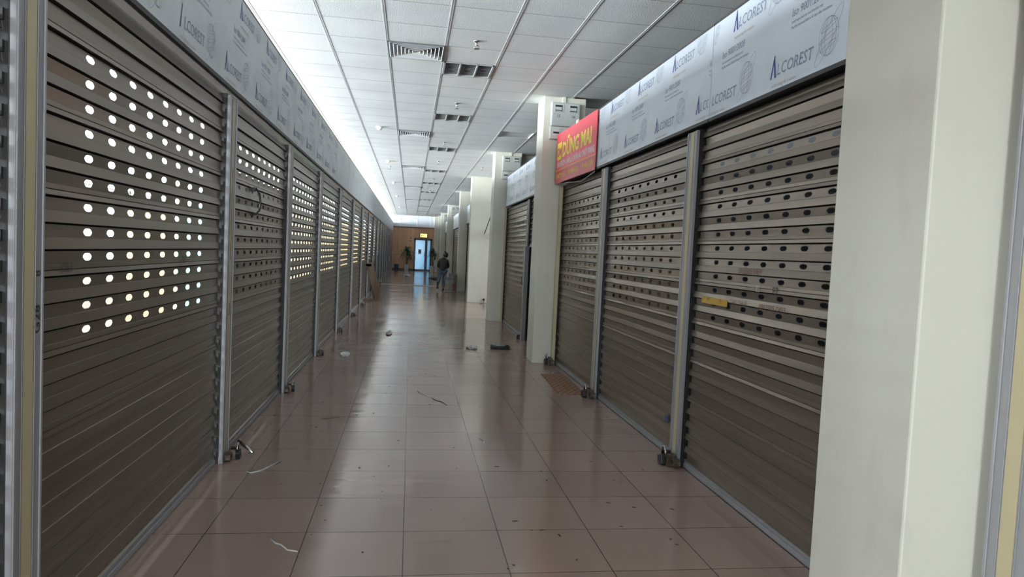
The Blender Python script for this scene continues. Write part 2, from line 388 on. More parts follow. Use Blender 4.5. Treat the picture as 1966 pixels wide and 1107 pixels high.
def slat_mesh(wd, top_z=ZTOP, bottom_z=.06, name='curtain', ncol=8, shift=0):
    """one curtain of interlocking slats, holes punched in twelve of them"""
    b = MB(); h = wd/2; inset = .034
    zt = H0 + .028
    k = int((ZTOP - zt)/PIT) + 1
    zt += k*PIT; row = -k
    while zt > bottom_z:
        def band(z0, x0, z1, x1, hh, mi=0):
            z0 = max(z0, bottom_z); z1 = max(z1, bottom_z)
            if z0 - z1 < 1e-5 or z1 > top_z: return
            z0 = min(z0, top_z)
            b.mi = mi; b.quad((x0, -hh, z0), (x0, hh, z0), (x1, hh, z1), (x1, -hh, z1))
        za, zb = zt-.003, zt-.048
        tl1, tl2 = TILT[row % 31]
        band(zt, -.014, za, tl1, h-inset, 1)
        perf = 0 <= row < 12 and zb > bottom_z and za < top_z
        if not perf:
            band(za, tl1, zb, tl2, h-inset)
        else:
            b.mi = 0
            sp = .206; hw, hh2 = .036, .0138; zc = (za+zb)/2
            c0 = -sp*(ncol/2) + shift; c1 = sp*(ncol/2) + shift
            b.quad((tl1, -h+inset, za), (tl1, c0, za), (tl2, c0, zb), (tl2, -h+inset, zb))
            b.quad((tl1, c1, za), (tl1, h-inset, za), (tl2, h-inset, zb), (tl2, c1, zb))
            for q in range(ncol):
                y0 = c0+sp*q; y1 = y0+sp; yc = (y0+y1)/2
                def X(z): return tl1+(za-z)/(za-zb)*(tl2-tl1)
                out = [(y0, za), (yc-.02, za), (yc+.02, za), (y1, za), (y1, zc), (y1, zb), (yc+.02, zb), (yc-.02, zb), (y0, zb), (y0, zc)]
                inn = [(yc-hw*.80, zc+hh2*.62), (yc-hw*.45, zc+hh2), (yc+hw*.45, zc+hh2), (yc+hw*.80, zc+hh2*.62), (yc+hw, zc), (yc+hw*.80, zc-hh2*.62),
                       (yc+hw*.45, zc-hh2), (yc-hw*.45, zc-hh2), (yc-hw*.80, zc-hh2*.62), (yc-hw, zc)]
                vo = [b.bm.verts.new((X(z), y, z)) for y, z in out]; vi = [b.bm.verts.new((X(z), y, z)) for y, z in inn]
                for t in range(10):
                    u = (t+1) % 10
                    b.bm.faces.new([vo[t], vo[u], vi[u], vi[t]])
        band(zb, tl2, zb-.0022, .006, h)
        if row % 3 == 2:
            band(zb-.0022, .006, zb-.019, .008, h); band(zb-.019, .008, zb-.021, .004, h); band(zb-.021, .004, zb-.023, .0085, h)
            band(zb-.023, .0085, zt-PIT+.0045, .013, h)
        else:
            band(zb-.0022, .006, zt-PIT+.0045, .013, h)
        band(zt-PIT+.0045, .013, zt-PIT+.0025, -.002, h, 1); band(zt-PIT+.0025, -.002, zt-PIT, -.014, h, 1)
        zt -= PIT; row += 1
    return b


def make_shutter(wd, label, bottom_z=.0, group=None):
    r = root('roller_shutter', (0, 0, 0), label, 'shutter', group)
    slat_mesh(wd, bottom_z=bottom_z+.06).build('curtain', [SLAT, SLAT_SHADE], r)
    b = MB(); b.box(-.012, .016, -wd/2+.01, wd/2-.01, bottom_z+.004, bottom_z+.034); b.box(-.008, .008, -wd/2+.01, wd/2-.01, bottom_z+.034, bottom_z+.062)
    b.build('bottom_bar', ALU, r, bevel=.003)
    for s in (-1, 1):
        b = MB(); y0, y1 = sorted((s*(wd/2+.012), s*(wd/2-.045)))
        b.box(-.045, -.026, y0, y1, 0, ZTOP)
        ya, yb2 = sorted((s*(wd/2+.002), s*(wd/2+.012))); b.box(-.045, .028, ya, yb2, 0, ZTOP)
        # wavy strip of slat end clips
        for i in range(25):
            z = .05 + i*PIT
            yy = s*(wd/2-.004)
            b.box(.004, .018, yy-.006, yy+.006, z, z+.035)
        b.build('side_guide', GUIDE, r)
    return r


XSH_L, XSH_R = XL-.055, XR+.055       # plane of the curtains
MUL_L = [-.1, 2.365, 4.81, 7.06, 9.40, 12.0, 14.70, 17.4, 20.05, 22.7, 25.2, 27.8, 30.4, 33.0, 35.6, 38.2, 40.8, 43.4]
shut = {}


def place_shutter(side, y0, y1, label, group, bottom=0):
    wd = y1-y0
    key = (round(wd, 1), bottom)
    if key not in shut:
        r = make_shutter(wd, label, bottom, group); shut[key] = (r, wd)
    else:
        src, w0 = shut[key]
        r = copy_tree(src); tag(r, label, 'shutter', group); r.scale = (1, wd/w0, 1)
    r.location = ((XSH_L if side == 'L' else XSH_R), (y0+y1)/2, 0)
    r.rotation_euler = (0, 0, 0 if side == 'L' else PI)
    return r


GL, GR = 'roller shutters with daylight behind their holes', 'roller shutters on the pillar side'
labL = ['brown roller shutter at the very edge of the picture before the post marked G28',
        'brown roller shutter with large bright holes, between the post marked G28 and the next post',
        'brown roller shutter with a black cord hanging from dark holes',
        'roller shutter just past the one with the hanging black cord, glowing orange holes',
        'narrow-looking shutter with orange holes, fourth after the post marked G28',
        'shutter with glossy glare, fifth after the post marked G28',
        'shutter just before the leaning wooden trestle, sixth after the post marked G28',
        'shutter behind the leaning wooden trestle']
prev = YB
LS = []
edges = [(-2.45, -.18)] + [(MUL_L[i]+.086, MUL_L[i+1]-.086) for i in range(len(MUL_L)-1)] + [(MUL_L[-1]+.08, YE-.02)]
for i, (a, b) in enumerate(edges):
    if i == 0:
        lab = 'roller shutter on the window side behind the camera position'; continue
    lab = labL[i-1] if i-1 < len(labL) else '%s roller shutter in the window-side row, counted from the post marked G28' % ORD[i-2]
    LS.append(place_shutter('L', a, b, lab, GL))
RS = []
Rb = [(-.60, 1.80, 'shutter sliver behind the biggest pillar at the edge of the picture', 0),
      (2.60, 4.68, 'brown roller shutter with dark holes, handwriting and a yellow tape strip', 0),
      (4.86, 6.975, 'roller shutter with tan holes and a small blue sticker near its foot', 0),
      (7.145, 9.19, 'roller shutter below the red banner', 0),
      (9.67, 11.675, 'half raised roller shutter with green cloth hanging under it', 1.59),
      (11.845, 14.58, 'closed roller shutter beside the half raised one, glare near its top', 0),
      (20.12, 22.405, 'roller shutter just past the wide wall with a power plug', 0),
      (22.575, 24.88, 'roller shutter before the pillar with the standing fan', 0),
      (25.37, 29.085, 'first shutter past the pillar with the standing fan', 0),
      (29.255, 32.98, 'second shutter past the pillar with the standing fan', 0),
      (33.47, 36.885, 'third shutter past the pillar with the standing fan', 0),
      (37.055, 40.48, 'fourth shutter past the pillar with the standing fan', 0),
      (40.97, 44.48, 'last shutter of the pillar side before the end wall', 0)]
for a, b, lab, bz in Rb: RS.append(place_shutter('R', a, b, lab, GR, bz))


# ------------------------------------------------------------------ posts between shutters
def make_post(label, group, wide=.165):
    o = MB(); h = wide/2
    o.box(-.018, .0, -h, h, 0, 2.41)
    for s in (-1, 1):
        y0, y1 = sorted((s*h, s*(h-.012))); o.box(0, .006, y0, y1, 0, 2.41)
        y0, y1 = sorted((s*.034, s*.038)); o.box(0, .003, y0, y1, 0, 2.41)
    o = o.build('shutter_post', ALU, bevel=.0015); tag(o, label, 'post', group)
    t = MB(); t.box(0, .0022, -.028, .028, .06, 2.405); t.build('tape_strip', TAPE, o)
    t = MB(); t.lathe([(.006, 0), (.006, .01)], (0, 0, 0), 8, Matrix.Translation((.0, -h+.02, 2.39)) @ Matrix.Rotation(PI/2, 4, 'Y')); t.build('screw_head', CHROME, o)
    return o


PG = 'shutter posts on the window side'; PGR = 'shutter posts on the pillar side'
post0 = make_post('wide aluminium shutter post with beige tape, marked G28 in black ink', PG)
POSTS = []
for i, y in enumerate(MUL_L):
    if i == 0: lab = None; continue
    o = post0 if i == 1 else copy_tree(post0)
    lab = {1: 'wide aluminium shutter post with beige tape, marked G28 in black ink', 2: 'aluminium shutter post with a rusty streak, rod lock at its foot',
           3: 'shutter post just past the shutter with the black cord, padlock at its foot'}.get(i, '%s aluminium post of the window-side row after the one marked G28' % ORD[i-2])
    tag(o, lab, 'post', PG); o.location = (XL-.006, y, 0); POSTS.append(o)
for i, (y, lab) in enumerate([(4.77, 'aluminium post with beige tape beside the shutter with handwriting'), (7.06, 'aluminium post at the edge of the red banner'),
                              (11.76, 'post between the closed and the half raised shutter'), (22.49, 'post before the pillar with the standing fan'),
                              (29.17, 'first post past the pillar with the standing fan'), (36.97, 'last visible post on the pillar side'),
                              (1.955, 'aluminium post with beige tape against the biggest pillar')]):
    o = copy_tree(post0); tag(o, lab, 'post', PGR); o.location = (XR+.006, y, 0); o.rotation_euler = (0, 0, PI); POSTS.append(o)
for y in (9.16, 14.62-.0):   # slim jambs against pillars
    b = MB(); b.box(0, .04, -.03, .03, 0, 2.42)
    o = b.build('side_jamb', TAPE); tag(o, 'slim pale jamb of the shutter against the %s pillar' % ('banner' if y < 10 else 'second meter box'), 'jamb'); o.location = (XR-.02, y-.03, 0)
# handwriting and rust on the first two posts
t = MB(); Mt = Matrix.Translation((XL+.0015, 2.405, 1.15)) @ Matrix(((0, 0, 1, 0), (0, -1, 0, 0), (1, 0, 0, 0), (0, 0, 0, 1)))
Mt = Matrix.Translation((.0068, .066, 1.15)) @ Matrix.Rotation(PI/2, 4, 'Z') @ Matrix.Rotation(PI/2, 4, 'X') @ Matrix.Rotation(PI/2, 4, 'Z')
Mt.translation = (.0015, .066, 1.15)
t.text('G28', .05, Mt, 1.1, bold=.0006); Mt2 = Mt.copy(); Mt2.translation = (.0015, .066, 1.335); t.text('8', .045, Mt2, bold=.0006)
t.build('ink_writing', DARK, POSTS[0])
t = MB(); t.box(.0022, .003, -.01, .014, 1.35, 1.95); t.build('rust_streak', mat('rust_streak', (.33, .21, .09), .6, noise=((30, 30, 8), 4, (.48, .42, .27), .45, .6)), POSTS[1])
t = MB(); t.tube([(.004, -.01, .98), (.004, .008, 1.0), (.004, -.008, 1.02), (.004, .01, 1.045), (.004, -.01, 1.06)], .0015, 5); t.build('ink_scribble', DARK, POSTS[1])

# ------------------------------------------------------------------ fascia panels above the shutters
def logo(b, y, z, sx, size=.085):
    """one trade mark of the protective film; sx=+1 reads toward +Y (window side), -1 toward -Y"""
    def P(u, v): return Vector((0, y + sx*u, z + v))
    a = size
    b.mi = 0   # the big navy A: slanted stroke, swoosh and foot
    b.quad(P(0, 0), P(.035*a/.085, 1.45*a), P(.045*a/.085, 1.45*a), P(.016*a/.085, 0))
    b.quad(P(.028*a/.085, 1.2*a), P(.042*a/.085, 1.3*a), P(.066*a/.085, 0), P(.046*a/.085, 0))
    b.mi = 1
    b.quad(P(-.008, -.012), P(.03*a/.085, .45*a), P(.09*a/.085, 1.3*a), P(.018*a/.085, .25*a))
    rot = Matrix(((0, 0, sx, 0), (sx, 0, 0, 0), (0, 1, 0, 0), (0, 0, 0, 1)))
    b.mi = 1
    b.text('LCOREST', a*1.05, Matrix.Translation(P(.068*a/.085, .01)) @ rot, .92, shear=.12, bold=.0006)
    b.mi = 3
    b.text('technology & creation', .028, Matrix.Translation(P(.02, -.05)) @ rot, 1.0)


def iso(b, y, z, sx):
    rot = Matrix(((0, 0, sx, 0), (sx, 0, 0, 0), (0, 1, 0, 0), (0, 0, 0, 1))); 
    b.mi = 1
    b.text('Iso 9001:2008', .062, Matrix.Translation((0, y, z)) @ rot, .86, shear=.12)
    b.mi = 2
    b.text('Install each panel on one direction only', .020, Matrix.Translation((0, y, z-.035)) @ rot, .9, bold=.0005)
    b.text('The film removed before 45 days after installation', .020, Matrix.Translation((0, y, z-.065)) @ rot, .9, bold=.0005)


def globe(b, y, z, sx, R=.085):
    b.mi = 2
    n = (1, 0, 0); N_ = 24
    def el(ru, rv, tilt=0, cu=0, cv=0):
        pts = []
        for k in range(N_+1):
            t = 2*PI*k/N_; u = ru*math.cos(t); v = rv*math.sin(t)
            pts.append((0, y+sx*(cu+u*math.cos(tilt)-v*math.sin(tilt)), z+cv+u*math.sin(tilt)+v*math.cos(tilt)))
        b.strip(pts, .0022, n)
    el(R*.95, R*1.1); el(R*.35, R*1.1); el(R*.7, R*1.1)
    for h in (-.55, 0, .55): el(R*.95*math.cos(math.asin(h)), R*.12, .25, 0, h*R)
    el(R*1.9, R*.42, .9)


def fascia(side, y0, y1, label, group, logos, tint, simple=False, extra=None):
    b = MB(); t = .02
    o = MB(); s = 1 if side == 'L' else -1
    X0 = XL+.012 if side == 'L' else XR-.012
    b.box(-t if s > 0 else 0, 0 if s > 0 else t, y0+.002, y1-.002, 2.445, 3.062)
    p = b.build('fascia_panel', tint, loc=(X0, 0, 0)); tag(p, label, 'fascia panel', group)
    e = MB(); e.box(-t if s > 0 else -.006, .006 if s > 0 else t, y0+.003, y1-.003, 2.425, 2.448); 
    e.box((-t-.02) if s > 0 else .0, 0 if s > 0 else t+.02, y0+.003, y1-.003, 3.062, 3.078)
    e.build('edge_trim', EDGE, p)
    if not simple:
        q = MB(); q0 = MB.bridge
        for (y, up_) in logos:
            if up_: logo(q, y, 2.93, s)
            else:
                logo(q, y, 2.515, s); iso(q, y+s*.19, 2.80, s)
            globe(q, y+s*.54, (2.60 if not up_ else 3.02), s)
        # keep print inside the sheet
        bad = [v for v in q.bm.verts if not (y0+.003 < v.co.y < y1-.003 and 2.45 < v.co.z < 3.058)]
        bmesh.ops.delete(q.bm, geom=bad, context='VERTS')
        po = q.build('film_print', [INKB, INKG, INKP, INKO], p); po.location = (s*.0012, 0, 0)
    return p


FG, FGR = 'film covered fascia panels over the window-side shutters', 'film covered fascia panels over the pillar-side shutters'
k = 0; y = -3.54
fl = []
while y < YE-.1:
    y2 = min(y+2.42, YE-.02)
    if y2 > -1:
        lg = []
        if y < 9:
            base = 3.656
            n0 = math.floor((y-base)/.835)
            for n in range(n0, n0+5):
                yy = base+.835*n
                lg.append((yy, False)); lg.append((yy+.34, True))
        idx = len(fl)
        lab = {1: 'silver-blue panel over the shutter with large bright holes, printed film still on', 2: 'fascia panel above the window-side post with the rusty streak',
               3: 'fascia panel above the shutter with the black cord', 0: 'fascia panel cut by the top of the picture above the G28 post'}.get(idx, '%s grey panel along the window-side row, after the one over the G28 post' % ORD[min(idx-1, 19)])
        fl.append(fascia('L', y, y2, lab, FG, lg, FILML, simple=(y > 9)))
    y = y2
RF = [(.0, 2.06, 'fascia panel past the biggest pillar at the picture edge', None), (2.60, 4.47, 'pale blue printed panel above the shutter with handwriting', 3.68), (4.475, 6.88, 'pale blue printed panel above the shutter with the blue sticker', 3.87+.83),
      (6.885, 9.08, 'pale blue printed panel partly behind the red banner', 7.2), (9.67, 12.1, 'printed panel above the half raised shutter', 9.9), (12.105, 14.48, 'printed panel above the closed shutter next to the half raised one', 12.3),
      (20.12, 24.88, 'panel just past the wide wall with a power plug', None), (25.37, 29.15, 'first panel past the pillar with the standing fan', None), (29.155, 32.88, 'second panel past the pillar with the standing fan', None),
      (33.47, 40.38, 'panel between the third and second last pillars', None), (40.97, 44.38, 'last panel on the pillar side before the end wall', None)]
for y0, y1, lab, bs in RF:
    lg = []
    if bs is not None:
        yy = bs - .83*4
        while yy < y1+1:
            lg.append((yy, False)); lg.append((yy-.33, True)); yy += .83
    fascia('R', y0, y1, lab, FGR, lg, FILM, simple=bs is None)
# dark shutter boxes behind the fascias
for side, x0, x1, spans in (('window', XL-.45, XL-.03, [(-1.1, YE)]), ('pillar', XR+.04, XR+.5, [(0, 2.06), (2.6, 9.19), (9.67, 14.58), (20.12, 24.88), (25.37, 32.98), (33.47, 40.48), (40.97, 44.48)])):
    for a, b_ in spans:
        b = MB(); b.box(x0, x1, a, b_, 2.46, 3.04 if side == 'window' else 3.04)
        o = b.build('beam', DARKW); struct(o)

# ------------------------------------------------------------------ pillars and meter boxes
PIL = [(2.08, 2.595, 'broad cream pillar filling the picture edge, scuffed'), (9.2, 9.66, 'cream pillar with a meter box behind the red banner'),
       (14.6, 15.05, 'cream pillar with the second meter box, beside the closed shutter'), (24.9, 25.36, 'cream pillar with the standing fan at its foot'),
       (33.0, 33.46, 'pillar with the third meter box'), (40.5, 40.96, 'pillar with the fourth meter box'), (44.5, 44.96, 'last pillar before the end wall')]
for y0, y1, lab in PIL:
    b = MB(); b.box(XP, 2.26, y0, y1, 0, ZC)
    o = b.build('pillar', PAINT, bevel=.008); struct(o, lab)

def meter(y, x0, lab, digits):
    r = root('meter_box', (x0, y, 3.02), lab, 'meter box', 'electric meter boxes on the pillars')
    b = MB(); b.box(0, .385, -.10, 0, .17, .485); b.build('upper_case', METER, r, bevel=.012)
    b = MB(); b.box(-.008, .393, -.085, 0, 0, .168); b.build('lower_cover', METERL, r, bevel=.01)
    for xx, dg in ((.045, digits[0]), (.245, digits[1])):
        b = MB()
        b.box(xx-.012, xx+.112, -.106, -.10, .345, .355); b.box(xx-.012, xx+.112, -.106, -.10, .445, .455); b.box(xx-.012, xx, -.106, -.10, .355, .445); b.box(xx+.10, xx+.112, -.106, -.10, .355, .445)
        wf = b.build('meter_window', METERL, r)
        b = MB(); b.box(xx, xx+.10, -.1012, -.1, .355, .445); b.build('window_glass', GLASSD, wf)
        b = MB(); b.box(xx, xx+.09, -.103, -.1012, .382, .42); b.box(xx, xx+.09, -.103, -.1012, .36, .37); b.build('meter_dial', METERL, wf)
        if not dg: continue
        b = MB(); b.text(dg, .055, Matrix.Translation((xx+.02, -.1015, .285)) @ Matrix.Rotation(PI/2, 4, 'X'), .9, shear=.3); b.build('ink_number', DARK, r)
    b = MB(); b.box(.03, .12, -.09, -.085, .05, .15); sp = b.build('switch_plate', mat('switch_plate', (.6, .62, .6), .4) if 'switch_plate' not in bpy.data.materials else bpy.data.materials['switch_plate'], r)
    b = MB(); b.box(.035, .115, -.094, -.09, .07, .095); b.build('breaker', DARK, sp)
    b = MB(); b.box(.16, .20, -.03, 0, .485, ZC-3.02); b.build('conduit', PAINT, r)
    return r

meter(9.2, 1.775, 'grey meter box on the pillar behind the red banner, numbered 15 and 16', ('15', '16'))
meter(14.6, 1.84, 'grey meter box on the second pillar from the banner', ('', ''))
meter(33.0, 1.83, 'grey meter box on the pillar past the standing fan', ('', ''))
meter(40.5, 1.83, 'grey meter box on the second last pillar', ('', ''))
meter(44.5, 1.83, 'tiny grey meter box on the last pillar', ('', ''))

# ------------------------------------------------------------------ red banner
A = Vector((XR-.035, 7.31, 2.42)); Bv = Vector((1.865, 9.085, 2.42)); 
U = (A-Bv).normalized(); Lb = (A-Bv).length; Nn = Vector((-U.y, U.x, 0)) if (-U.y) < 0 else Vector((U.y, -U.x, 0))
Nn = Vector((0, 0, 1)).cross(U)
if Nn.x > 0: Nn = -Nn
R3 = Matrix((U, Vector((0, 0, 1)), Nn)).transposed()
def bt(u, v, d=0): return Matrix.Translation(Bv + U*u + Vector((0, 0, v)) + Nn*d) @ R3.to_4x4()
Mb = bt(0, 0)
b = MB()
nseg = 10
for (v0, v1, mi) in ((0, .165, 1), (.165, .648, 0)):
    b.mi = mi; b.box(0, Lb, v0, v1, -.006, 0, Mb)
ban = b.build('shop_banner', [RED, RED2]); tag(ban, 'red shop banner with yellow and white Vietnamese lettering over a shutter', 'banner')
b = MB()
b.box(.0, Lb, .163, .169, 0, .0015, Mb)
b.box(.06, .27, .30, .52, 0, .0015, Mb)
b.text('DŨNG MAI', .245, bt(.32, .325, .0008), 1.05, bold=.008, extrude=.0008)
b.text('Đ: 098.7775.198  BK', .075, bt(.05, .065, .0008), .72, bold=.001)
b.text('ĐT: 0333.675.783', .075, bt(.66, .065, .0008), .82, bold=.001)
b.text('ĐĐ: 0912.317.683', .075, bt(1.27, .065, .0008), .76, bold=.001)
b.build('yellow_lettering', YEL, ban)
b = MB(); b.text('BÁN BUÔN - BÁN LẺ QUẦN ÁO THỜI TRANG', .10, bt(.07, .205, .0008), .80, bold=.0025); b.build('white_lettering', WHT, ban)
b = MB(); b.text('DM', .15, bt(.075, .35, .002), .82, bold=.004); b.build('red_logo_letters', RED2, ban)
b = MB(); b.box(Lb*.52, Lb*.58, .63, .675, -.008, .006, Mb); b.build('tape_tab', mat('cream_tape', (.65, .6, .5), .6), ban)
b = MB(); b.tube([Bv+Vector((.03, .02, -.005)), (1.92, 8.6, 2.40), (1.955, 8.0, 2.36), (1.95, 7.4, 2.41)], .006, 6); b.build('hanging_string', mat('string', (.5, .5, .48), .6), ban)

# ------------------------------------------------------------------ things on individual shutters
hw_ = MB()
S1 = RS[1]     # near shutter with handwriting: local frame is turned by PI
def sh_text(b, txt, size, y, z, ax=1.0, shear=.0, x=.0135):
    # y,z in world; local y = -(y - yc)
    yc = S1.location.y
    b.text(txt, size, Matrix.Translation((x, -(y-yc), z)) @ Matrix(((0, 0, 1, 0), (1, 0, 0, 0), (0, 1, 0, 0), (0, 0, 0, 1))), ax, shear=shear)
INKR = mat('faded_red_ink', (.15, .07, .06), .7)
b = MB(); sh_text(b, '0912505 0459', .05, 4.02, 1.447-.022, 1, .1); sh_text(b, 'CHO THUÊ', .045, 4.11, 1.185+.065-.022); sh_text(b, '0912505 0459', .05, 3.74, 1.225, 1, .1)
b.build('red_handwriting', INKR, S1)
b = MB(); sh_text(b, 'E7', .062, 3.60, 1.32); sh_text(b, 'H', .05, 4.60, 1.325, .5); b.build('black_handwriting', DARK, S1)
b = MB(); sh_text(b, '85', .055, 3.79, 1.325); b.build('chalk_number', mat('chalk', (.45, .43, .40), .8), S1)
b = MB(); b.box(.012, .0145, -(4.53-S1.location.y), -(4.14-S1.location.y), 1.205, 1.25); b.build('yellow_tape', mat('yellow_tape', (.52, .33, .05), .45, noise=((12, 12, 12), 4, (.36, .2, .04), .5, .65)), S1)
S2 = RS[2]
b = MB(); b.box(.012, .0145, -(5.09-S2.location.y), -(5.02-S2.location.y), .24, .29); b.build('blue_sticker', mat('blue_sticker', (.08, .10, .22), .5), S2)
# black cord hooked through the holes of the second bright shutter
yc = 5.62
b = MB(); b.tube([(XSH_L-.01, yc-.02, 1.86), (XSH_L+.03, yc, 1.885), (XSH_L+.05, yc+.03, 1.85), (XSH_L+.055, yc+.05, 1.78), (XSH_L+.05, yc+.04, 1.72), (XSH_L+.035, yc+.005, 1.69), (XSH_L-.01, yc-.02, 1.68)], .008, 8)
b.box(XSH_L-.005, XSH_L+.03, yc-.05, yc+.0, 1.86, 1.89)
o = b.build('black_cord', DARK); tag(o, 'black cord looped through holes of the second bright shutter', 'cord')
# scratched writing on the bright shutter
b = MB(); b.text('781', .06, Matrix.Translation((.0135, .35, 1.34)) @ Matrix(((0, 0, 1, 0), (1, 0, 0, 0), (0, 1, 0, 0), (0, 0, 0, 1))), 1, shear=.1)
b.text('G28', .05, Matrix.Translation((.0135, -.95, 1.34)) @ Matrix(((0, 0, 1, 0), (1, 0, 0, 0), (0, 1, 0, 0), (0, 0, 0, 1))), 1)
b.build('scratched_writing', mat('scratch', (.10, .09, .085), .6), LS[1])

# ------------------------------------------------------------------ padlocks at the feet of posts
def make_lock(label):
    r = root('padlock', (0, 0, 0), label, 'padlock', 'padlocks at the feet of the posts')
    b = MB(); b.box(-.010, .03, -.10, .09, .012, .05); b.box(.0, .05, -.045, -.03, .0, .07); b.box(.0, .05, .03, .045, .0, .07); b.build('hasp', RUST, r, bevel=.003)
    b = MB(); b.box(.03, .075, -.028, .03, .0, .055, Matrix.Rotation(.3, 4, 'X')); b.build('lock_body', DARK, r, bevel=.006)
    b = MB(); b.tube([(.05, -.02, .045), (.055, -.022, .08), (.055, -.005, .1), (.055, .015, .1), (.055, .028, .08), (.05, .026, .045)], .006, 8); b.build('shackle', CHROME, r)
    return r

lk = make_lock('x')
LK = [('L', 4.86, 'padlock and steel rod on the rusty streaked post'), ('L', 7.08, 'padlock below the post just past the hanging black cord'), ('L', 9.42, 'small padlock on the window side, third post with a lock'),
      ('L', 12.02, 'padlock on the window side, fourth post with a lock'), ('L', 14.72, 'padlock on the post before the wooden trestle'),
      ('L', 17.42, 'padlock behind the wooden trestle'), ('L', 22.72, 'first padlock past the trestle'), ('L', 25.22, 'second padlock past the trestle'), ('L', 27.82, 'padlock beside the floor strip'),
      ('R', 4.74, 'black padlock at the post of the shutter with handwriting'), ('R', 7.04, 'black padlock beside the brown mat'), ('R', 9.12, 'black padlock at the foot of the banner pillar'), ('R', 11.8, 'padlock beside the half open bay')]
for i, (s, y, lab) in enumerate(LK):
    r = lk if i == 0 else copy_tree(lk)
    tag(r, lab, 'padlock', 'padlocks at the feet of the posts'); r.location = (XL+.012 if s == 'L' else XR-.012, y, 0); r.rotation_euler = (0, 0, 0 if s == 'L' else PI)
    if s == 'R' and y < 10: r.scale = (1.35, 1.35, 1.35)
b = MB(); b.tube([(.03, .12, .085), (.15, .02, .03)], .011, 10); b.build('steel_rod', CHROME, lk)

# ------------------------------------------------------------------ ceiling fittings
def diffuser(i, j, label):
    x = CX0+(i+.5)*CB; y = CY0+(j+.5)*CB
    r = root('air_diffuser', (x, y, ZC-.008), label, 'air vent', 'square air diffusers in the ceiling')
    WP = bpy.data.materials.get('vent_paint') or mat('vent_paint', (.66, .68, .69), .45)
    b = MB(); h = CB/2-.014
    for n in range(7):
        a = h - n*.040
        zi = .0
        # square ring louver: outer lower edge flares
        o1 = [(-a, -a, zi), (a, -a, zi), (a, a, zi), (-a, a, zi)]; a2 = a-.03
        o2 = [(-a2, -a2, zi+.04), (a2, -a2, zi+.04), (a2, a2, zi+.04), (-a2, a2, zi+.04)]
        v1 = [b.bm.verts.new(p) for p in o1]; v2 = [b.bm.verts.new(p) for p in o2]
        a3 = a-.008; v0 = [b.bm.verts.new(p) for p in [(-a3, -a3, zi-.002), (a3, -a3, zi-.002), (a3, a3, zi-.002), (-a3, a3, zi-.002)]]
        for t in range(4):
            u = (t+1) % 4; b.bm.faces.new([v0[t], v0[u], v2[u], v2[t]]); b.bm.faces.new([v1[t], v1[u], v0[u], v0[t]])
    b.build('louver', WP, r)
    b = MB(); h2 = CB/2
    b.box(-h2, h2, -h2, h2, .13, .14); b.box(-h2, -h2+.01, -h2, h2, .0, .13); b.box(h2-.01, h2, -h2, h2, 0, .13); b.box(-h2, h2, -h2, -h2+.01, 0, .13); b.box(-h2, h2, h2-.01, h2, 0, .13)
    pl = b.build('vent_plenum', DARKW, ceil, loc=(x, y, ZC-.008))

def grille(i, j, label):
    x = CX0+(i+.5)*CB; y = CY0+(j+.5)*CB
    r = root('return_grille', (x, y, ZC-.006), label, 'air vent', 'slatted return grilles in the ceiling')
    WP = bpy.data.materials.get('grille_paint') or mat('grille_paint', (.42, .43, .43), .5)
    h = CB/2-.012
    b = MB()
    b.box(-h, h, -h, -h+.02, 0, .03); b.box(-h, h, h-.02, h, 0, .03); b.box(-h, -h+.02, -h, h, 0, .03); b.box(h-.02, h, -h, h, 0, .03)
    for xx in (-h/3, h/3): b.box(xx-.008, xx+.008, -h, h, -.002, .03)
    b.build('frame', WP, r)
    b = MB()
    for n in range(9):
        yy = -h+.05+n*(2*h-.1)/8
        b.box(-h, h, -.013, .013, -.0015, .0015, Matrix.Translation((0, yy, .02)) @ Matrix.Rotation(.7, 4, 'X'))
    b.build('louver', WP, r)
    b = MB(); h2 = CB/2; b.box(-h2, h2, -h2, h2, .16, .17); b.build('grille_backing', EDGE, ceil, loc=(x, y, ZC-.006))

for n, (i, j) in enumerate(DIFF): diffuser(i, j, '%s square louvered diffuser in the ceiling, counted from the camera' % ORD[n])
for n, (i, j) in enumerate(GRIL): grille(i, j, '%s slatted return grille in the ceiling, counted from the camera' % ORD[n])

def sprinkler(x, y, lab):
    r = root('sprinkler', (x, y, ZC), lab, 'sprinkler', 'ceiling sprinklers')
    b = MB(); b.lathe([(.035, 0), (.03, -.008), (.012, -.012), (.01, -.04), (.012, -.045)], (0, 0, 0), 12); b.build('stem', CHROME, r)
    b = MB(); b.lathe([(.03, -.078), (.03, -.074), (.005, -.07)], (0, 0, 0), 12); b.tube([(-.02, 0, -.045), (-.02, 0, -.072)], .004, 6); b.tube([(.02, 0, -.045), (.02, 0, -.072)], .004, 6); b.tube([(-.02, 0, -.045), (.02, 0, -.045)], .005, 6); b.build('deflector', mat('brass', (.3, .27, .22), .4, .8) if 'brass' not in bpy.data.materials else bpy.data.materials['brass'], r)
    return r
sp0 = sprinkler(.575, 7.07, 'first sprinkler head in the ceiling beside the large diffuser')
for n, (x, y) in enumerate([(.575, 10.1), (.575, 13.8), (.58, 16.9), (.6, 21.2), (.6, 25.4), (-.62, 18.6), (1.7, 17.5)]):
    s_ = copy_tree(sp0); tag(s_, ('%s sprinkler head along the ceiling' % ORD[n+1]) if n < 5 else ('sprinkler beside the smoke detectors' if n == 5 else 'sprinkler near the pillars'), 'sprinkler', 'ceiling sprinklers'); s_.location = (x, y, ZC)
r = root('smoke_detector', (-.63, 12.57, ZC), 'white smoke detector, first of the row in the ceiling', 'smoke detector', 'ceiling smoke detectors')
WPL = mat('white_plastic', (.8, .82, .8), .35)
b = MB(); b.lathe([(.055, 0), (.06, -.012), (.06, -.022)], (0, 0, 0), 20); b.build('base', WPL, r)
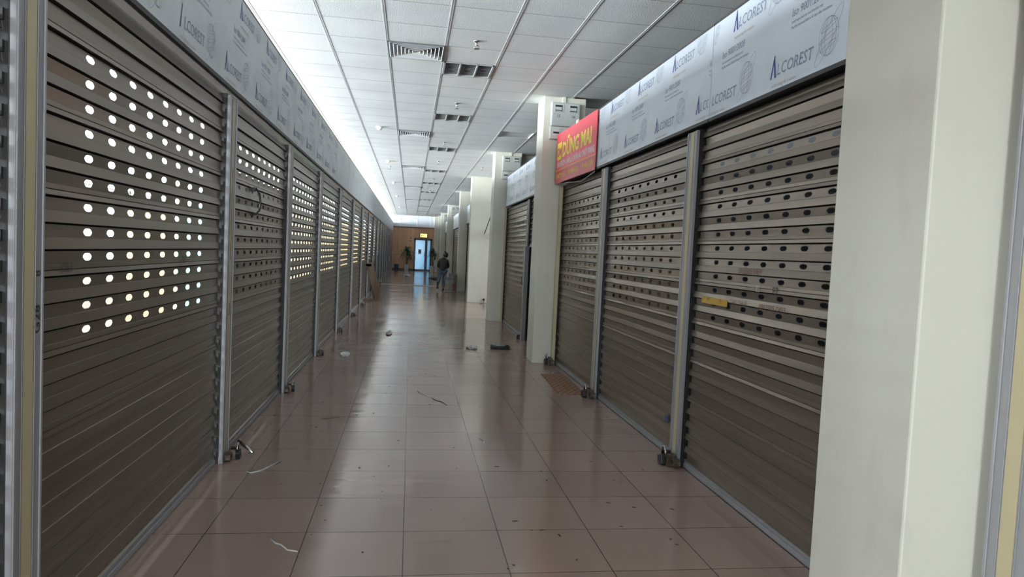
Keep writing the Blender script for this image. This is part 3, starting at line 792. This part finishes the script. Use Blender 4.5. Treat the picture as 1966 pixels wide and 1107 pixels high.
b = MB(); b.lathe([(.05, -.022), (.048, -.04), (.03, -.055), (.01, -.058)], (0, 0, 0), 20); b.build('sensor_dome', WPL, r)
for n, y in enumerate((17.4, 23.0, 29.0, 36.6)):
    s_ = copy_tree(r); tag(s_, 'white smoke detector, %s of the row in the ceiling' % ORD[n+1], 'smoke detector', 'ceiling smoke detectors'); s_.location = (-.63, y, ZC)

# ------------------------------------------------------------------ stall contents seen through holes and the open bay
def cloth(name, p0, p1, z0, z1, m, label, amp=.03, n=40, cat='cloth'):
    p0 = Vector((p0[0], p0[1], 0)); p1 = Vector((p1[0], p1[1], 0)); d = (p1-p0); nn = Vector((-d.y, d.x, 0)).normalized()
    b = MB(); rows = 8; V = []
    for r_ in range(rows+1):
        z = z1+(z0-z1)*r_/rows
        V.append([b.bm.verts.new(p0+d*(k/n)+nn*(amp*(.4+.6*r_/rows)*math.sin(k*1.3+math.sin(r_*.7))) + Vector((0, 0, z))) for k in range(n+1)])
    for r_ in range(rows):
        for k in range(n):
            b.bm.faces.new([V[r_][k], V[r_][k+1], V[r_+1][k+1], V[r_+1][k]])
    o = b.build(name, m, smooth=True); tag(o, label, cat); return o
ORANGE = mat('orange_cloth', (.60, .40, .20), .8, trans=.6)
GREENC = mat('green_cloth', (.25, .62, .42), .8, trans=.6)
YELC = mat('yellow_cloth', (.70, .52, .30), .8, trans=.6)
TEAL = mat('dark_green_cloth', (.03, .20, .10), .8)
cloth('hanging_cloth', (-2.5, 6.55), (-2.5, 7.85), .0, 1.72, ORANGE, 'orange cloth glowing behind the shutter with large bright holes')
cloth('hanging_cloth', (-2.5, 8.0), (-2.5, 9.6), .0, 1.86, GREENC, 'pale green cloth behind the shutter with large bright holes')
cloth('hanging_cloth', (-2.5, 14.6), (-2.5, 24), .0, 2.2, YELC, 'long orange cloth glowing behind the third and fourth shutters', n=120)
cloth('hanging_cloth', (-2.6, 24.5), (-2.6, 44), .0, 2.3, YELC, 'long pale orange cloth behind the distant shutters', n=120)
b = MB(); b.box(-1.45, -1.41, 5.75, 8.35, 0.0, 2.03); o = b.build('backing_board', mat('grey_board', (.16, .16, .15), .7)); tag(o, 'dark board behind the shutter with the hanging black cord', 'board')
# shelves of dark goods behind the pillar-side shutters: a plain tan board behind the second
b = MB(); b.box(2.12, 2.15, 4.9, 9.1, .02, 2.38); o = b.build('backing_board', mat('tan_board', (.42, .30, .16), .6, noise=((6, 6, 6), 3, (.62, .48, .28), .45, .6))); tag(o, 'tan board just behind the shutters with tan holes', 'board')
cloth('hanging_cloth', (2.20, 10.2), (2.16, 11.5), .70, 1.75, TEAL, 'dark green cloth hanging in the half open bay', n=30)
b = MB()
random.seed(3)
for k in range(1):
    pts = []
bm_ = b.bm; bmesh.ops.create_icosphere(bm_, subdivisions=3, radius=.5)
for v in bm_.verts:
    n_ = math.sin(v.co.x*17)*math.cos(v.co.y*13+v.co.z*19)
    v.co = Vector((v.co.x*.40, v.co.y*1.3, v.co.z*.64))*(1+.12*n_)
o = b.build('goods_bag', mat('black_white_bag', (.02, .02, .02), .4, noise=((11, 11, 11), 3, (.6, .6, .6), .56, .60)), loc=(2.3, 11.0, .355), smooth=True); tag(o, 'black and white patterned bag of goods in the half open bay', 'bag')
r = root('sliding_leaf', (1.945, 11.60, 0), 'narrow grey metal leaf at the side of the half open bay', 'door leaf')
b = MB(); b.box(-.03, .04, -.05, .05, 0, 1.6); b.build('leaf_profile', ALU, r, bevel=.004)
b = MB(); b.tube([(-.04, 0, .95), (-.06, 0, .97), (-.06, 0, 1.08), (-.04, 0, 1.1)], .006); b.build('pull', DARK, r)

# ------------------------------------------------------------------ mat and litter on the floor
b = MB(); b.box(-.145, .145, -.6, .6, 0, .006); o = b.build('doormat', ZIG, loc=(1.785, 7.75, .001), rot=(0, 0, -.03)); tag(o, 'brown zigzag mat on the tiles before the banner shutter', 'mat')

def crumple(name, loc, sx, sy, sz, m, label, cat, seed=0, sub=3):
    b = MB(); bmesh.ops.create_icosphere(b.bm, subdivisions=sub, radius=.5); rn = random.Random(seed)
    for v in b.bm.verts:
        k = 1+rn.uniform(-.28, .28); v.co = Vector((v.co.x*sx*k, v.co.y*sy*k, max(0, v.co.z*sz*k+sz*.30)))
    o = b.build(name, m, loc=loc); tag(o, label, cat); return o
PAPER = mat('white_paper', (.75, .77, .78), .6); FILMP = mat('clear_film', (.55, .53, .5), .25); 
crumple('crumpled_tissue', (-.82, 9.45, 0), .12, .22, .06, PAPER, 'white crumpled tissue on the floor by the window-side shutters', 'tissue', 1)
crumple('plastic_scrap', (-.31, 12.0, .003), .09, .55, .03, mat('brown_film', (.35, .28, .26), .25), 'dull plastic scrap lying down the middle of the corridor', 'scrap', 2)
crumple('plastic_bag', (.985, 10.5, 0), .17, .33, .05, FILMP, 'clear crumpled plastic bag beside the dark bundle on the floor', 'bag', 3)
crumple('paper_ball', (-.12, 37.2, 0), .35, .8, .08, PAPER, 'white paper heap on the far floor before the end door', 'paper', 4)
crumple('green_rag', (1.2, 34.5, 0), .45, 1.3, .12, mat('dark_rag', (.03, .06, .05), .7), 'dark green rag on the far floor beyond the walking person', 'rag', 5)
r = root('dark_bundle', (1.42, 10.52, 0), 'flat dark bundle of strips lying near the banner pillar', 'bundle')
b = MB(); rn = random.Random(9)
for k in range(26):
    y = rn.uniform(-.12, .12); z = rn.uniform(.008, .045); b.tube([(-.15+rn.uniform(0, .04), y, z), (0, y+rn.uniform(-.03, .03), z+.008), (.15-rn.uniform(0, .04), y+rn.uniform(-.03, .03), z)], .008, 5)
b.build('dark_strips', mat('bundle_dark', (.035, .045, .04), .35), r)
b = MB()
for k in range(14):
    y = rn.uniform(-.12, .12); b.tube([(-.13+rn.uniform(0, .1), y, .055), (.12-rn.uniform(0, .1), y+rn.uniform(-.06, .06), .058)], .004, 4)
b.build('pale_strips', mat('bundle_pale', (.35, .38, .36), .3), r)
def thread(name, pts, rad, m, label, cat='string'):
    b = MB(); b.tube([(x, y, rad) for x, y in pts], rad, 5); o = b.build(name, m); tag(o, label, cat); return o
thread('white_string', [(-.98, 4.55), (-.95, 4.53), (-.9, 4.57), (-.86, 4.66), (-.81, 4.78)], .005, mat('pale_string', (.5, .53, .5), .5), 'pale plastic string on the floor beside the rusty streaked post')
thread('torn_string', [(-.64, 3.52), (-.60, 3.46), (-.57, 3.44), (-.53, 3.38), (-.48, 3.36)], .003, PAPER, 'thin white torn string near the bottom of the picture')
thread('frayed_thread', [(.13, 7.2), (.17, 7.05), (.2, 7.02), (.25, 6.9)], .004, PAPER, 'short white frayed thread in the middle of the corridor')
thread('dark_thread', [(.27, 6.85), (.31, 6.75), (.36, 6.7), (.40, 6.55)], .003, EDGE, 'short dark thread beside the white frayed thread')
thread('paper_curl', [(.60, 5.40), (.63, 5.33), (.62, 5.25)], .003, PAPER, 'tiny white paper curl near the middle of the floor', 'scrap')
b = MB(); b.box(-.07, .07, -.02, .02, 0, .003, Matrix.Rotation(.5, 4, 'Z')); o = b.build('leaf_scrap', mat('tan_leaf', (.2, .14, .08), .7), loc=(-.62, 6.0, .001)); tag(o, 'tan leaf-like scrap on the floor by the joint line', 'scrap')
b = MB(); rn = random.Random(21)
for k in range(230):
    x = rn.uniform(-1.1, 1.9); y = 2.6+rn.random()**1.6*17; s_ = rn.uniform(.002, .010); a = rn.uniform(0, PI)
    if x > 1.6 and abs(y-2.3) < .4: continue
    b.box(-s_*rn.uniform(.6, 2.4), s_, -s_*.5, s_*.5, .0003, .002, Matrix.Translation((x, y, 0)) @ Matrix.Rotation(a, 4, 'Z'))
o = b.build('floor_crumbs', mat('crumbs', (.035, .025, .02), .8)); tag(o, 'dark crumbs and grit scattered over the tiles', 'dirt'); o['kind'] = 'stuff'

# ------------------------------------------------------------------ wooden trestle leaning on the shutters
OLDW = mat('old_wood', (.23, .165, .12), .75, noise=((8, 8, 1.2), 5, (.13, .09, .065), .4, .65))
r = root('wooden_trestle', (-1.0, 19.0, 0), 'old brown wooden trestle leaning against the window-side shutters', 'trestle')
def plank(b, p, q, wx, wy):
    p = Vector(p); q = Vector(q); d = (q-p); L_ = d.length; d.normalize()
    yv = Vector((0, 1, 0)); xv = yv.cross(d).normalized()
    m_ = Matrix((xv, yv, d)).transposed().to_4x4(); m_.translation = p
    b.box(-wx/2, wx/2, -wy/2, wy/2, 0, L_, m_)
b = MB(); plank(b, (.21, 0, .03), (-.09, 0, 1.02), .19, .10); b.build('leaning_plank', OLDW, r, bevel=.004)
b = MB(); plank(b, (.10, .16, .03), (-.13, .16, 1.0), .07, .06); b.build('rear_leg', OLDW, r, bevel=.004)
b = MB(); b.box(-.20, .28, -.06, .20, 0, .045); b.build('foot_board', OLDW, r, bevel=.004)
b = MB(); b.box(-.19, -.02, -.05, .15, .93, 1.0); b.build('top_block', OLDW, r, bevel=.004)

# grey board leaning past the wide wall, bracket and plug in the recess
b = MB(); b.box(-.012, .012, -.9, .9, 0, .74, Matrix.Rotation(.12, 4, 'Y')); o = b.build('leaning_board', mat('blue_grey_board', (.22, .25, .30), .6), loc=(1.80, 21.4, .002)); tag(o, 'blue-grey board leaning at the foot of the shutters past the wide wall', 'board')
r = root('awning_bracket', (2.19, 19.4, 1.96), 'dark triangular bracket with a pale flap in the recess', 'bracket')
b = MB(); b.tube([(-.16, 0, 0), (.12, 0, .9)], .012, 6); b.tube([(-.16, 0, 0), (.30, 0, .06)], .012, 6); b.tube([(.12, 0, .9), (.30, 0, .06)], .012, 6)
b.build('metal_frame', EDGE, r)
b = MB(); b.box(-.17, .22, -.05, -.035, -.13, .03, Matrix.Rotation(-.1, 4, 'Y')); b.build('pale_flap', mat('flap', (.5, .46, .43), .7), r)
b = MB(); b.tube([(.12, .3, .88), (.12, 0, .9)], .012, 6); b.tube([(.1, .3, 0.02), (.1, 0, .03)], .012, 6); b.build('wall_arm', EDGE, r)
r = root('power_plug', (2.13, 19.66, .11), 'black power plug and cord low on the wide recess wall', 'plug')
b = MB(); b.lathe([(.028, -.03), (.03, 0), (.02, .03)], (0, 0, 0), 12); b.build('plug_body', DARK, r)
b = MB(); b.tube([(0, 0, -.03), (0, -.01, -.09), (-.05, -.15, -.105), (-.12, -.3, -.105)], .006, 6); b.build('plug_cord', DARK, r)

# ------------------------------------------------------------------ end of corridor: plants, bin
LEAF = mat('dark_leaf', (.03, .075, .035), .45); POT = mat('white_pot', (.68, .70, .70), .35); BARK = mat('bark', (.16, .10, .06), .8)
def plant(loc, hgt, spread, lab, seed, potr=.17, poth=.40):
    r = root('potted_dracaena', loc, lab, 'plant', 'potted plants at the end wall')
    b = MB(); b.lathe([(potr*.72, 0), (potr*.8, .02), (potr, poth-.03), (potr*1.04, poth-.02), (potr*1.04, poth), (potr*.9, poth), (potr*.85, poth-.05)], (0, 0, 0), 20); b.build('pot', POT, r)
    b = MB(); b.tube([(0, 0, poth-.08), (.01, 0, .6), (-.01, .01, .9), (.0, 0, hgt-.45)], [.03, .027, .024, .02], 8); b.tube([(.03, .02, poth-.08), (.07, .03, .6), (.12, .02, hgt-.7)], [.02, .018, .014], 8); b.build('stem', BARK, r)
    b = MB(); rn = random.Random(seed)
    for k in range(95):
        c = Vector((rn.uniform(-.05, .05), rn.uniform(-.05, .05), hgt-.72+rn.random()*.42)); a = rn.uniform(0, 2*PI); el_ = rn.uniform(-.2, 1.35); Lf = spread*rn.uniform(.7, 1.1)
        if k > 70: c += Vector((.12, 0, -.25)); Lf *= .7
        pts = []
        for s in range(7):
            t = s/6; rr = Lf*t*math.cos(el_); zz = Lf*t*math.sin(el_) - Lf*.9*t*t*(1.1-.5*math.sin(max(el_, 0)))
            pts.append(c+Vector((math.cos(a)*rr, math.sin(a)*rr, zz)))
        side = Vector((-math.sin(a), math.cos(a), 0)); wv = [.012, .024, .028, .026, .02, .012, .001]
        Lv = [b.bm.verts.new(p+side*w_+Vector((0, 0, .006))) for p, w_ in zip(pts, wv)]; Cv = [b.bm.verts.new(p) for p in pts]; Rv = [b.bm.verts.new(p-side*w_+Vector((0, 0, .006))) for p, w_ in zip(pts, wv)]
        for s in range(6):
            b.bm.faces.new([Lv[s], Lv[s+1], Cv[s+1], Cv[s]]); b.bm.faces.new([Cv[s], Cv[s+1], Rv[s+1], Rv[s]])
    b.build('foliage', LEAF, r)
plant((-.22, 45.2, 0), 1.76, .66, 'potted dracaena in a white pot on the bin side of the end door', 5)
plant((1.40, 43.9, 0), 1.75, .38, 'potted dracaena in a white pot partly hidden by the last pillar', 8)
r = root('waste_bin', (-.86, 45.5, 0), 'dark blue waste bin in the corner by the pine wall', 'bin')
b = MB(); b.lathe([(.11, 0), (.115, .01), (.145, .37), (.135, .37), (.11, .05)], (0, 0, 0), 18, cap=False); b.build('bin_body', mat('bin_blue', (.04, .055, .11), .4), r)
b = MB(); b.lathe([(.150, .355), (.152, .385), (.138, .385), (.138, .355)], (0, 0, 0), 18, cap=False); b.build('bin_rim', mat('bin_rim', (.05, .07, .14), .4), r)

# ------------------------------------------------------------------ standing fan and box at the pillar
r = root('standing_fan', (1.40, 24.40, 0), 'grey standing fan at the foot of the pillar next to the person', 'fan', rz=.35)
FANG = mat('fan_grey', (.28, .32, .32), .4)
b = MB(); b.lathe([(.20, 0), (.20, .02), (.17, .035), (.04, .045)], (0, 0, 0), 24); b.build('base', mat('fan_base', (.2, .21, .22), .45), r)
b = MB(); b.tube([(0, .03, .03), (0, .03, .42)], [.035, .03], 12); b.build('column', FANG, r)
b = MB(); b.lathe([(.045, -.10), (.06, -.06), (.06, .03), (.03, .05)], (0, 0, 0), 16, Matrix.Translation((0, .02, .46)) @ Matrix.Rotation(PI/2, 4, 'X')); b.build('motor', FANG, r)
b = MB()
Mc = Matrix.Translation((0, -.04, .46)) @ Matrix.Rotation(PI/2, 4, 'X')
for k in range(28):
    a = 2*PI*k/28
    b.tube([Mc @ Vector((math.cos(a)*q, math.sin(a)*q, z)) for q, z in ((.03, .06), (.12, .055), (.20, .02), (.215, 0), (.20, -.02), (.12, -.05), (.05, -.055))], .0035, 4)
for q, z in ((.215, 0), (.12, .055)):
    b.tube([Mc @ Vector((math.cos(2*PI*k/32)*q, math.sin(2*PI*k/32)*q, z)) for k in range(33)], .006, 6)
b.build('cage', mat('cage_wire', (.42, .47, .46), .35, .3), r)
for k in range(4):
    b = MB(); a = 2*PI*k/4
    pts = [(.03, -.02), (.10, -.05), (.185, -.03), (.185, .04), (.10, .05), (.03, .02)]
    vv = [b.bm.verts.new(Mc @ (Matrix.Rotation(a, 4, 'Z') @ Vector((x, y, y*.35)))) for x, y in pts]; b.bm.faces.new(vv)
    ob = b.build('blade', mat('blade_teal', (.16, .22, .22), .3) if 'blade_teal' not in bpy.data.materials else bpy.data.materials['blade_teal'], r); sm = ob.modifiers.new('s', 'SOLIDIFY'); sm.thickness = .003
b = MB(); b.lathe([(.03, .01), (.03, .03), (.01, .04)], (0, 0, 0), 12, Mc); b.build('hub', FANG, r)
r = root('cardboard_box', (1.60, 24.77, 0), 'tall brown cardboard box wedged behind the standing fan', 'box')
b = MB(); b.box(-.055, .08, -.1, .1, 0, .62); b.build('box_body', mat('cardboard', (.17, .11, .08), .8), r, bevel=.004)
b = MB(); b.box(-.055, .08, -.101, .101, .60, .625); b.build('box_lid', mat('cardboard_light', (.36, .28, .2), .8), r)
r = root('wooden_stick', (1.31, 24.72, 0), 'short orange wooden stick standing beside the fan column', 'stick')
b = MB(); b.box(-.018, .018, -.012, .012, .03, .27); b.build('stick_shaft', mat('stick_wood', (.42, .2, .07), .7), r); b = MB(); b.box(-.03, .03, -.03, .03, 0, .032); b.build('stick_foot', DARK, r)

# ------------------------------------------------------------------ the walking person
SKIN = mat('skin', (.42, .26, .19), .55); HAIR = mat('black_hair', (.008, .008, .009), .4); JACKET = mat('black_jacket', (.018, .018, .02), .6, bump=(30, .4)); HOOD = mat('dark_hood', (.045, .04, .037), .8)
JEANS = mat('blue_jeans', (.10, .135, .19), .8, noise=((6, 6, 4), 4, (.17, .21, .27), .5, .7)); SHOE = mat('black_shoe', (.02, .02, .022), .5); SOLE = mat('shoe_sole', (.07, .07, .07), .6)

def skin(name, chains, m, parent, rootv=0, sub=2, sc=1.0):
    """chains: list of lists of (x,y,z,r); identical first points are shared"""
    bm = bmesh.new(); verts = []; rad = []; key = {}
    def V(p):
        k = tuple(round(q, 4) for q in p[:3])
        if k not in key: key[k] = len(verts); verts.append(bm.verts.new(p[:3])); rad.append(p[3])
        return key[k]
    for ch in chains:
        ids = [V(p) for p in ch]
        for a, b_ in zip(ids, ids[1:]): bm.edges.new((verts[a], verts[b_]))
    me = bpy.data.meshes.new(name); bm.to_mesh(me); bm.free()
    me.materials.append(m)
    o = bpy.data.objects.new(name, me); COL.objects.link(o); o.parent = parent
    s_ = o.modifiers.new('skin', 'SKIN'); s_.use_smooth_shade = True
    if not me.skin_vertices:
        bpy.context.view_layer.objects.active = o; bpy.ops.mesh.customdata_skin_add()
    for i, v in enumerate(me.skin_vertices[0].data):
        rr = rad[i]; v.radius = (rr, rr) if not isinstance(rr, tuple) else rr; v.use_root = (i == rootv)
    ss = o.modifiers.new('sub', 'SUBSURF'); ss.levels = sub; ss.render_levels = sub
    return o

per = root('person', (1.17, 24.95, 0), 'person in a black jacket and blue jeans walking away, hair in a bun', 'person')
P = (0, 0, .74)   # pelvis, local axes: +X right, +Y away from the camera
chest = (.03, .12, 1.02); neckb = (.05, .17, 1.13); neck = (.075, .19, 1.18); headc = (.10, .22, 1.27)
shL = (-.115, .13, 1.09); shR = (.175, .15, 1.07)
elL = (-.15, .17, .87); elR = (.205, .20, .87); wrL = (-.07, .33, .82); wrR = (.15, .38, .80)
hipL = (-.075, .0, .70); hipR = (.085, .0, .70)
knL = (-.125, -.02, .40); anL = (-.165, -.24, .25); knR = (.06, .12, .39); anR = (.05, .06, .075)
def fing(w, dirv, k):
    w = Vector(w); d = Vector(dirv).normalized(); side = Vector((1, 0, 0)); base = w+d*.07+side*(k-1.5)*.019
    ln = (.062, .072, .068, .054)[k]
    return [(*w, .024), (*(w+d*.035+side*(k-1.5)*.012), .014), (*base, .0085), (*(base+d*ln*.5+Vector((0, 0, -.012))), .008), (*(base+d*ln*.8+Vector((0, 0, -.036))), .007)]
ch = [[(*P, .10), (.015, .06, .88, .095), (*chest, .11), (*neckb, .06), (*neck, .042), (*(Vector(headc)+Vector((0, -.01, -.03))), .065), (*headc, .085), (*(Vector(headc)+Vector((.005, .005, .055))), .07)],
      [(*chest, .11), (*shL, .05), (*elL, .038), (*wrL, .024)], [(*chest, .11), (*shR, .05), (*elR, .038), (*wrR, .024)],
      [(*P, .10), (*hipL, .085), (*knL, .055), (*anL, .035)], [(*P, .10), (*hipR, .085), (*knR, .055), (*anR, .035)]]
for w_, s_ in ((wrL, 1), (wrR, -1)):
    for k in range(4): ch.append(fing(w_, (.1*s_, .9, -.25), k))
    w2 = Vector(w_); ch.append([(*w2, .024), (*(w2+Vector((s_*.032, .03, 0))), .010), (*(w2+Vector((s_*.045, .06, -.015))), .008)])
body = skin('body', ch, SKIN, per)
skin('jeans', [[(0, 0, .76, .118), (-.075, 0, .70, .098), (-.10, -.01, .55, .082), (*knL, .068), (-.145, -.13, .33, .062), (-.16, -.215, .27, .056)],
               [(0, 0, .76, .118), (.085, 0, .70, .098), (.075, .06, .55, .082), (*knR, .068), (.055, .09, .22, .060), (.05, .065, .10, .058)]], JEANS, per)
jk = skin('jacket', [[(0, -.005, .67, .13), (0, .0, .74, .14), (.012, .05, .86, .145), (*chest, .148), (.045, .16, 1.11, .10)],
             [(*chest, .148), (-.10, .13, 1.08, .078), (*elL, .060), (-.095, .28, .835, .046)],
             [(*chest, .148), (.16, .15, 1.065, .078), (*elR, .060), (.17, .32, .815, .046)]], JACKET, per)
skin('hood', [[(-.06, .10, 1.13, .04), (.0, .075, 1.145, .055), (.06, .085, 1.15, .055), (.12, .12, 1.135, .04)]], HOOD, per)
b = MB(); bmesh.ops.create_uvsphere(b.bm, u_segments=20, v_segments=14, radius=1)
for v in b.bm.verts:
    x, y, z = v.co; v.co = Vector((x*.094, y*.10, z*.108))
for f_ in [f_ for f_ in b.bm.faces if f_.calc_center_median().y > .045 and f_.calc_center_median().z < .05]: b.bm.faces.remove(f_)
b.build('hair', HAIR, per, loc=(.10, .215, 1.285), smooth=True)
b = MB(); bmesh.ops.create_uvsphere(b.bm, u_segments=14, v_segments=10, radius=.036); b.build('hair_bun', HAIR, per, loc=(.075, .17, 1.405), smooth=True)
b = MB(); F0 = Vector(headc)+Vector((0, .085, 0))
b.tube([F0+Vector((0, -.005, .02)), F0+Vector((0, .018, -.015)), F0+Vector((0, .004, -.025))], [.006, .011, .008], 8); b.build('nose', SKIN, per, smooth=True)
b = MB()
for s_ in (-1, 1): b.lathe([(.002, .008), (.009, .004), (.009, -.002)], F0+Vector((s_*.03, -.006, .012)), 10, Matrix.Rotation(-PI/2, 4, 'X'))
b.build('eyes', mat('eye', (.05, .04, .035), .2), per)
b = MB(); b.tube([F0+Vector((-.022, -.006, -.045)), F0+Vector((0, .0, -.047)), F0+Vector((.022, -.006, -.045))], .004, 6); b.build('mouth', mat('lips', (.3, .12, .1), .5), per)
for s_ in (-1, 1):
    b = MB(); b.lathe([(.008, -.006), (.02, 0), (.012, .006)], Vector(headc)+Vector((s_*.088, 0, 0)), 12, Matrix.Rotation(PI/2, 4, 'Y')); b.build('ear', SKIN, per)
def shoe(name, an, m_):
    o = skin(name, [[(0, -.035, .03, .036), (0, .03, .032, .040), (0, .10, .026, .036), (0, .15, .02, .026)], [(0, -.035, .03, .036), (0, -.03, .075, .04)]], SHOE, per)
    o.location = an; o.rotation_euler = m_
    b = MB(); b.box(-.038, .038, -.075, .175, -.012, .004); b.build('sole', SOLE if name == 'shoe' else SOLE, o, bevel=.012)
    return o
shoe('shoe', (.05, .06, .013), (0, 0, .05))
shoe('shoe', (-.165, -.275, .235), (-1.15, 0, .1))
